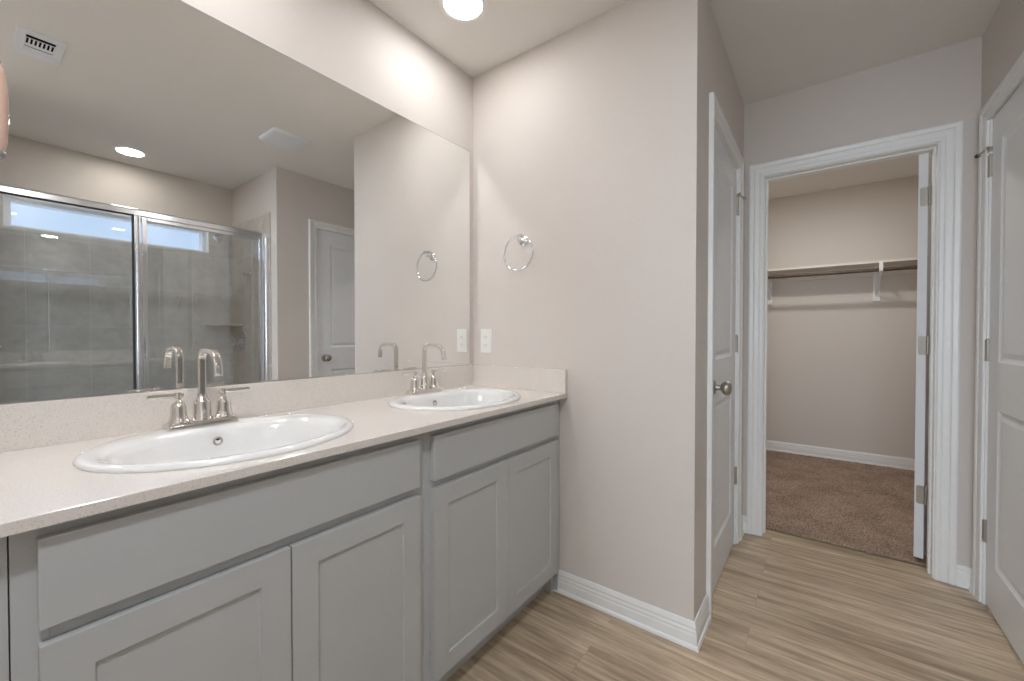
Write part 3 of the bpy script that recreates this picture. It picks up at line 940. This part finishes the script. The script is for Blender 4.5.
# ------------------------------------------------------------------ towel ring
tr_ = thing('towel_ring', 'round chrome towel ring on the wall right of the mirror', 'towel ring', (0.316, D, 1.565))
bm = bmesh.new()
lathe(bm, [(0, 0), (0.021, 0), (0.021, 0.005), (0.017, 0.009), (0.009, 0.012), (0.0075, 0.040), (0.0075, 0.048), (0, 0.049)], 24, to_axis((0, 0, 0), (0, -1, 0)))
finish('wall_post', bm, 'chrome', tr_, smooth=True)
bm = bmesh.new()
tube(bm, [(-0.018, -0.046, 0.014), (0.0, -0.046, 0.018), (0.018, -0.046, 0.022)], 0.0065, 12)
tube(bm, [(0, -0.044, 0.0), (0.0, -0.046, 0.020)], 0.006, 12)
finish('ring_clasp', bm, 'chrome', tr_, smooth=True)
bm = bmesh.new()
tube(bm, [(0.0 + 0.079 * math.cos(2 * PI * k / 56), -0.043 - 0.005 * (1 - math.sin(2 * PI * k / 56)) * 0.5, -0.059 + 0.079 * math.sin(2 * PI * k / 56)) for k in range(56)], 0.0047, 12, closed=True)
finish('ring', bm, 'chrome', tr_, smooth=True)

# ------------------------------------------------------------------ outlet
ou = thing('wall_outlet', 'white double wall outlet above the side splash, next to the mirror', 'outlet', (0.089, D, 1.101))
finish('cover_plate', boxes((-0.036, 0.036, -0.006, 0.0, -0.059, 0.059)), 'plastic', ou, bevel=0.003)
finish('receptacle', boxes((-0.017, 0.017, -0.0085, -0.006, -0.034, 0.034)), 'plastic', ou, bevel=0.002)
for dz in (-0.020, 0.020):
    finish('slot', boxes((-0.008, -0.0055, -0.0089, -0.0085, dz - 0.004, dz + 0.005), (0.0045, 0.0075, -0.0089, -0.0085, dz - 0.005, dz + 0.005),
                         (-0.002, 0.002, -0.0089, -0.0085, dz - 0.012, dz - 0.008)), 'satin', ou)
finish('test_button', boxes((-0.009, 0.009, -0.0098, -0.0085, -0.0045, -0.0005), (-0.009, 0.009, -0.0098, -0.0085, 0.0010, 0.005)), 'plastic', ou)

# ------------------------------------------------------------------ wall sconce whose shade shows at the left edge
sn = thing('wall_sconce', 'pinkish glass wall-lamp shade with chrome bottom rim at the left edge of the mirror', 'wall lamp', (0.007, -0.004, 1.50))
bm = bmesh.new()
lathe(bm, [(0, 0), (0.045, 0), (0.045, 0.008), (0.036, 0.014), (0.012, 0.018), (0.0105, 0.020)], 28, to_axis((0, 0, -0.03), (1, 0, 0)))
tube(bm, [(0.015, 0, -0.03), (0.09, 0, -0.03), (0.115, 0, -0.045), (0.135, 0, -0.055), (0.143, 0, -0.045), (0.143, 0, -0.02)], 0.0075, 14)
lathe(bm, [(0, -0.028), (0.022, -0.026), (0.024, -0.016), (0, -0.016)], 24, Matrix.Translation((0.143, 0, 0)))
finish('wall_bracket', bm, 'chrome', sn, smooth=True)
bm = bmesh.new()
sh = [(0.024, -0.030), (0.050, -0.028), (0.062, -0.018), (0.068, 0.0), (0.071, 0.045), (0.071, 0.100), (0.069, 0.138), (0.063, 0.156), (0.050, 0.165)]
lathe(bm, sh + [(r_ - 0.003, z) for r_, z in reversed(sh)], 40, Matrix.Translation((0.143, 0, 0)))
finish('lamp_shade', bm, 'shade', sn, smooth=True, ang=60)
bm = bmesh.new()
tube(bm, [(0.143 + 0.063 * math.cos(2 * PI * k / 40), 0.063 * math.sin(2 * PI * k / 40), -0.019) for k in range(40)], 0.0035, 10, closed=True)
finish('rim', bm, 'chrome', sn, smooth=True)


# ------------------------------------------------------------------ ceiling fittings
def lamp_light(loc, key):
    spread = 180
    ld = bpy.data.lights.new('lamp_' + key, 'AREA'); ld.shape = 'DISK'; ld.size = 0.145
    ld.energy = POWER[key]; ld.color = TINT.get(key, WARM); ld.spread = R(spread)
    lo = bpy.data.objects.new('lamp_' + key, ld); COL.objects.link(lo)
    lo.location = (loc[0], loc[1], loc[2] - 0.0065)


def make_light(label, loc, group):
    root = thing('recessed_light', label, 'ceiling light', loc, group=group)
    bm = bmesh.new()
    lathe(bm, [(0.0745, -0.0005), (0.078, -0.006), (0.088, -0.0045), (0.096, -0.001), (0.096, 0.0), (0.0745, 0.0)], 40)
    finish('trim_ring', bm, 'plastic', root, smooth=True)
    bm = bmesh.new()
    lathe(bm, [(0, -0.003), (0.0745, -0.003), (0.0745, -0.0005), (0, -0.0005)], 40)
    finish('diffuser', bm, 'lamp', root)
    return root


GL = 'round recessed ceiling lights'
l1 = make_light('lit round recessed light in the ceiling near the end wall', (0.285, 1.212, H), GL)
lamp_light((0.285, 1.212, H), 'far_sink')
for lx, ly, key, lab in ((2.545, 0.757, 'shower', 'lit round recessed light above the shower, seen in the mirror'),
                         (0.287, 0.34, 'near_sink', 'round recessed light above the near sink, out of frame'),
                         (1.42, -0.2, 'behind', 'round recessed light added behind the viewer as unseen fill'),  # fill lamp, added to brighten the room from behind the camera
                         (1.42, 3.52, 'closet', 'round recessed light inside the walk-in closet'),
                         (1.42, -2.0, 'bedroom', 'round recessed light added in the bedroom ceiling as unseen fill')):  # fill lamp added with the bedroom, out of view
    dup(l1, (lx, ly, H), label=lab)
    lamp_light((lx, ly, H), key)

vt = thing('ceiling_vent', 'white rectangular air register in the ceiling, top left of the mirror', 'vent', (1.437, 0.240, H))
finish('cover_frame', boxes((-0.130, 0.130, -0.0725, -0.046, -0.008, 0), (-0.130, 0.130, 0.046, 0.0725, -0.008, 0),
                            (-0.130, -0.090, -0.046, 0.046, -0.008, 0), (0.090, 0.130, -0.046, 0.046, -0.008, 0)) if 0 else
       boxes((-0.130, -0.085, -0.0725, 0.0725, -0.0042, 0), (0.070, 0.130, -0.0725, 0.0725, -0.0042, 0),
             (-0.085, 0.070, -0.0725, -0.044, -0.0042, 0), (-0.085, 0.070, 0.044, 0.0725, -0.0042, 0)), 'ventwhite', vt, bevel=0.002)
finish('duct_opening_shade', boxes((-0.085, 0.070, -0.044, 0.044, -0.0012, -0.0002)), 'dark', vt)  # dark sheet painted as the shade inside the duct
# one long slot, then a row of slits, then a closed row
finish('slat', boxes((-0.054, -0.049, -0.044, 0.044, -0.0032, -0.0015), (-0.085, -0.079, -0.044, 0.044, -0.0032, -0.0015)), 'ventwhite', vt, bevel=0.001)
for k in range(8):
    y = -0.044 + k * 0.01257
    finish('slat', boxes((-0.049, 0.004, y - 0.003 if k else y, y + 0.003, -0.0032, -0.0015)), 'ventwhite', vt, bevel=0.0008)
finish('slat', boxes((0.004, 0.030, -0.044, 0.044, -0.0032, -0.0015)), 'ventwhite', vt, bevel=0.001)
finish('slat', boxes((0.038, 0.070, -0.044, 0.044, -0.0032, -0.0015)), 'ventwhite', vt, bevel=0.001)

ef = thing('exhaust_fan', 'square white bathroom exhaust fan cover on the ceiling, seen in the mirror', 'exhaust fan', (1.465, 1.325, H))
bm = bmesh.new()
pr_ = [(0.118, 0.0), (0.118, -0.006), (0.112, -0.016), (0.104, -0.020), (0.098, -0.021)]
rings = []
for (h_, z) in pr_:
    rr_ = []
    for sx_, sy_ in ((1, 1), (-1, 1), (-1, -1), (1, -1)):
        a0 = math.atan2(sy_, sx_)
        for q in (-40, -20, 0, 20, 40):
            rr_.append(bm.verts.new((sx_ * (h_ - 0.02) + 0.02 * math.cos(a0 + R(q)), sy_ * (h_ - 0.02) + 0.02 * math.sin(a0 + R(q)), z)))
    rings.append(rr_)
for a, b_ in zip(rings, rings[1:]):
    for i in range(20): bm.faces.new((a[i], a[(i + 1) % 20], b_[(i + 1) % 20], b_[i]))
bm.faces.new(rings[0]); bm.faces.new(rings[-1])
finish('cover', bm, 'ventwhite', ef, smooth=True, ang=30)

# ------------------------------------------------------------------ shower
GX = 2.130
pn = thing('shower_pan', 'white shower base with raised curb under the glass', 'shower base', (GX, 0.74, 0))
finish('curb', boxes((-0.055, 0.055, -0.7585, 0.7485, 0.0, 0.11)), 'pan', pn, bevel=0.012)
finish('base', boxes((0.055, 0.709, -0.7585, 0.7485, 0.0, 0.05)), 'pan', pn, bevel=0.004)
bm = bmesh.new(); lathe(bm, [(0, 0.002), (0.045, 0.002), (0.05, 0.0), (0.05, -0.004)], 24, Matrix.Translation((0.38, 0, 0.0505)))
finish('floor_drain', bm, 'chrome', pn, smooth=True)
se = thing('shower_enclosure', 'chrome-framed fixed shower glass panel, left half in the mirror', 'shower enclosure', (GX, 0.74, 0.11))
Z0, Z1 = 0.0, 1.935 - 0.11
bm = bmesh.new()
box(bm, -0.020, 0.020, -0.7585, 0.7485, Z1 - 0.034, Z1 - 0.004)
tube(bm, [(-0.006, -0.7585, Z1 - 0.006), (-0.006, 0.7485, Z1 - 0.006)], 0.014, 16)
finish('header_rail', bm, 'alum', se, smooth=True, ang=40)
finish('sill_rail', boxes((-0.020, 0.020, -0.7585, 0.7485, 0.0, 0.022)), 'alum', se, bevel=0.002)
for ya, yb in ((0.7185, 0.7485), (-0.7585, -0.7285)):
    bm = bmesh.new(); box(bm, -0.020, 0.020, ya, yb, 0.022, Z1 - 0.034)
    tube(bm, [(-0.018, (ya + yb) / 2, 0.022), (-0.018, (ya + yb) / 2, Z1 - 0.034)], 0.008, 12)
    finish('wall_jamb', bm, 'alum', se, smooth=True, ang=40)
bm = bmesh.new(); box(bm, -0.018, 0.018, -0.052, -0.022, 0.022, Z1 - 0.034)
tube(bm, [(-0.016, -0.037, 0.022), (-0.016, -0.037, Z1 - 0.034)], 0.008, 12)
finish('post', bm, 'alum', se, smooth=True, ang=40)
finish('gasket', boxes((-0.010, 0.010, -0.060, -0.052, 0.022, Z1 - 0.034), (-0.010, 0.010, -0.7285, -0.060, Z1 - 0.040, Z1 - 0.034)), 'gasket', se)
finish('glass_panel', boxes((-0.003, 0.003, -0.7285, -0.060, 0.022, Z1 - 0.040)), 'glass', se)
sd = thing('shower_door', 'chrome-framed glass shower door, right half in the mirror', 'shower door', (GX, 0.722, 0.135))
dh = Z1 - 0.034 - 0.028
dw = 0.732
finish('door_frame', boxes((-0.014, 0.014, 0.004, 0.030, 0, dh), (-0.014, 0.014, dw - 0.026, dw, 0, dh),
                           (-0.014, 0.014, 0.030, dw - 0.026, dh - 0.024, dh), (-0.014, 0.014, 0.030, dw - 0.026, 0, 0.030)), 'alum', sd, bevel=0.0025)
finish('door_glass', boxes((-0.0025, 0.0025, 0.030, dw - 0.026, 0.030, dh - 0.024)), 'glass', sd)
bm = bmesh.new(); box(bm, -0.036, -0.028, 0.012, 0.026, 0.845, 0.985)
box(bm, -0.028, -0.0145, 0.014, 0.024, 0.855, 0.870); box(bm, -0.028, -0.0145, 0.014, 0.024, 0.960, 0.975)
finish('pull_handle', bm, 'alum', sd, bevel=0.002)

YT = YS - 0.010
hd = thing('overhead_shower', 'chrome shower head and arm on the tiled shower end wall', 'shower head', (2.62, YT, 2.015))
bm = bmesh.new(); lathe(bm, [(0, 0), (0.030, 0), (0.028, 0.006), (0.012, 0.010), (0.010, 0.012)], 24, to_axis((0, 0, 0), (0, -1, 0)))
finish('escutcheon', bm, 'chrome', hd, smooth=True)
bm = bmesh.new(); tube(bm, [(0, -0.005, 0), (0, -0.05, 0.004), (0, -0.09, -0.004), (0, -0.125, -0.028), (0, -0.145, -0.045)], 0.009, 14)
finish('shower_arm', bm, 'chrome', hd, smooth=True)
bm = bmesh.new(); lathe(bm, [(0, -0.010), (0.012, -0.008), (0.013, 0.006), (0.018, 0.020), (0.032, 0.040), (0.038, 0.052), (0.037, 0.060), (0.032, 0.062), (0, 0.060)], 28,
                        to_axis((0, -0.145, -0.045), (0, -0.72, -0.70)))
finish('spray_head', bm, 'chrome', hd, smooth=True)
va = thing('shower_valve', 'round chrome shower valve plate with lever handle on the tile', 'shower valve', (2.625, YT, 1.080))
bm = bmesh.new(); lathe(bm, [(0, 0), (0.080, 0), (0.079, 0.004), (0.070, 0.009), (0.030, 0.012), (0.026, 0.016), (0.024, 0.045), (0, 0.046)], 40, to_axis((0, 0, 0), (0, -1, 0)))
finish('valve_plate', bm, 'chrome', va, smooth=True)
bm = bmesh.new(); lathe(bm, [(0, 0), (0.020, 0), (0.022, 0.010), (0.020, 0.026), (0, 0.028)], 24, to_axis((0, -0.046, 0), (0, -1, 0)))
tube(bm, [(0, -0.058, 0), (-0.010, -0.070, -0.030), (-0.014, -0.078, -0.068)], [0.009, 0.008, 0.006], 12)
finish('valve_handle', bm, 'chrome', va, smooth=True)
hk = thing('hook_shape', 'small hook-shaped chrome piece on the shower end wall beside the door jamb', 'hook', (2.45, YT, 1.640))  # chrome plate with a bent arm
bm = bmesh.new(); lathe(bm, [(0, 0), (0.018, 0), (0.017, 0.005), (0.008, 0.008)], 20, to_axis((0, 0, 0), (0, -1, 0)))
finish('hook_plate', bm, 'chrome', hk, smooth=True)
bm = bmesh.new(); tube(bm, [(0, -0.005, 0), (0, -0.03, -0.006), (0, -0.048, -0.004), (0, -0.058, 0.012)], 0.006, 12)
finish('hook_arm', bm, 'chrome', hk, smooth=True)
# corner shelf
bm = bmesh.new(); n = 16; r_ = 0.205
P0 = (XS - 0.010, YT)
pts = [(P0[0], P0[1])] + [(P0[0] - r_ * math.cos(R(90) * k / n), P0[1] - r_ * math.sin(R(90) * k / n)) for k in range(n + 1)]
lo = [bm.verts.new((x, y, 1.212)) for x, y in pts]; hi = [bm.verts.new((x, y, 1.230)) for x, y in pts]
bm.faces.new(lo); bm.faces.new(hi)
for i in range(len(pts)):
    j = (i + 1) % len(pts); bm.faces.new((lo[i], lo[j], hi[j], hi[i]))
tag(finish('corner_shelf', bm, 'tile_x', bevel=0.002), 'quarter-round tile corner shelf in the shower corner', 'shelf')

# ------------------------------------------------------------------ closet shelf, rod, brackets
SZ0, SZ1 = 1.712, 1.731
sf = thing('closet_shelf', 'long white shelf along the closet back wall', 'shelf', (1.5, YB, SZ0))
finish('shelf_board', boxes((-0.879, 0.959, -0.280, -0.0005, 0, SZ1 - SZ0)), 'shelf', sf, bevel=0.001)
finish('wall_cleat', boxes((-0.879, 0.959, -0.019, -0.0005, -0.075, -0.0005)), 'shelf', sf, bevel=0.001)
bm = bmesh.new(); tube(bm, [(0.6205, YB - 0.307, 1.652), (2.4595, YB - 0.307, 1.652)], 0.0145, 20)
tag(finish('closet_rod', bm, 'rod', smooth=True), 'dark brown closet hanging rod under the white shelf', 'closet rod')


def make_bracket(label, x, group):
    root = thing('shelf_bracket', label, 'shelf bracket', (x, YB - 0.019, SZ0), group=group)
    w = 0.012
    finish('wall_plate', boxes((-0.016, 0.016, -0.004, 0.0, -0.255, 0.0), (-0.022, 0.022, 0.0, 0.0185, -0.290, -0.0755)), 'trim', root, bevel=0.0015)
    bm = bmesh.new()
    box(bm, -w, w, -0.306, -0.004, -0.004, -0.0003)
    box(bm, -w, w, -0.310, -0.306, -0.060, -0.0003)
    tube(bm, [(0, -0.272, -0.078), (0, -0.20, -0.100), (0, -0.10, -0.160), (0, -0.008, -0.240)], 1.0, prof=[(-w, -0.002), (w, -0.002), (w, 0.002), (-w, 0.002)])
    finish('arm', bm, 'trim', root)
    bm = bmesh.new()
    tube(bm, arc((0, -0.288, -0.060), 0.0175, R(180), R(370), 16, 'yz'), 1.0, prof=[(-w, -0.002), (w, -0.002), (w, 0.002), (-w, 0.002)])
    finish('rod_hook', bm, 'trim', root)
    return root


GB = 'white shelf and rod brackets'
b1 = make_bracket('white shelf-and-rod bracket on the closet wall beside the open door', 1.812, GB)
dup(b1, (1.030, YB - 0.019, SZ0), label='white shelf-and-rod bracket at the left side of the closet doorway')
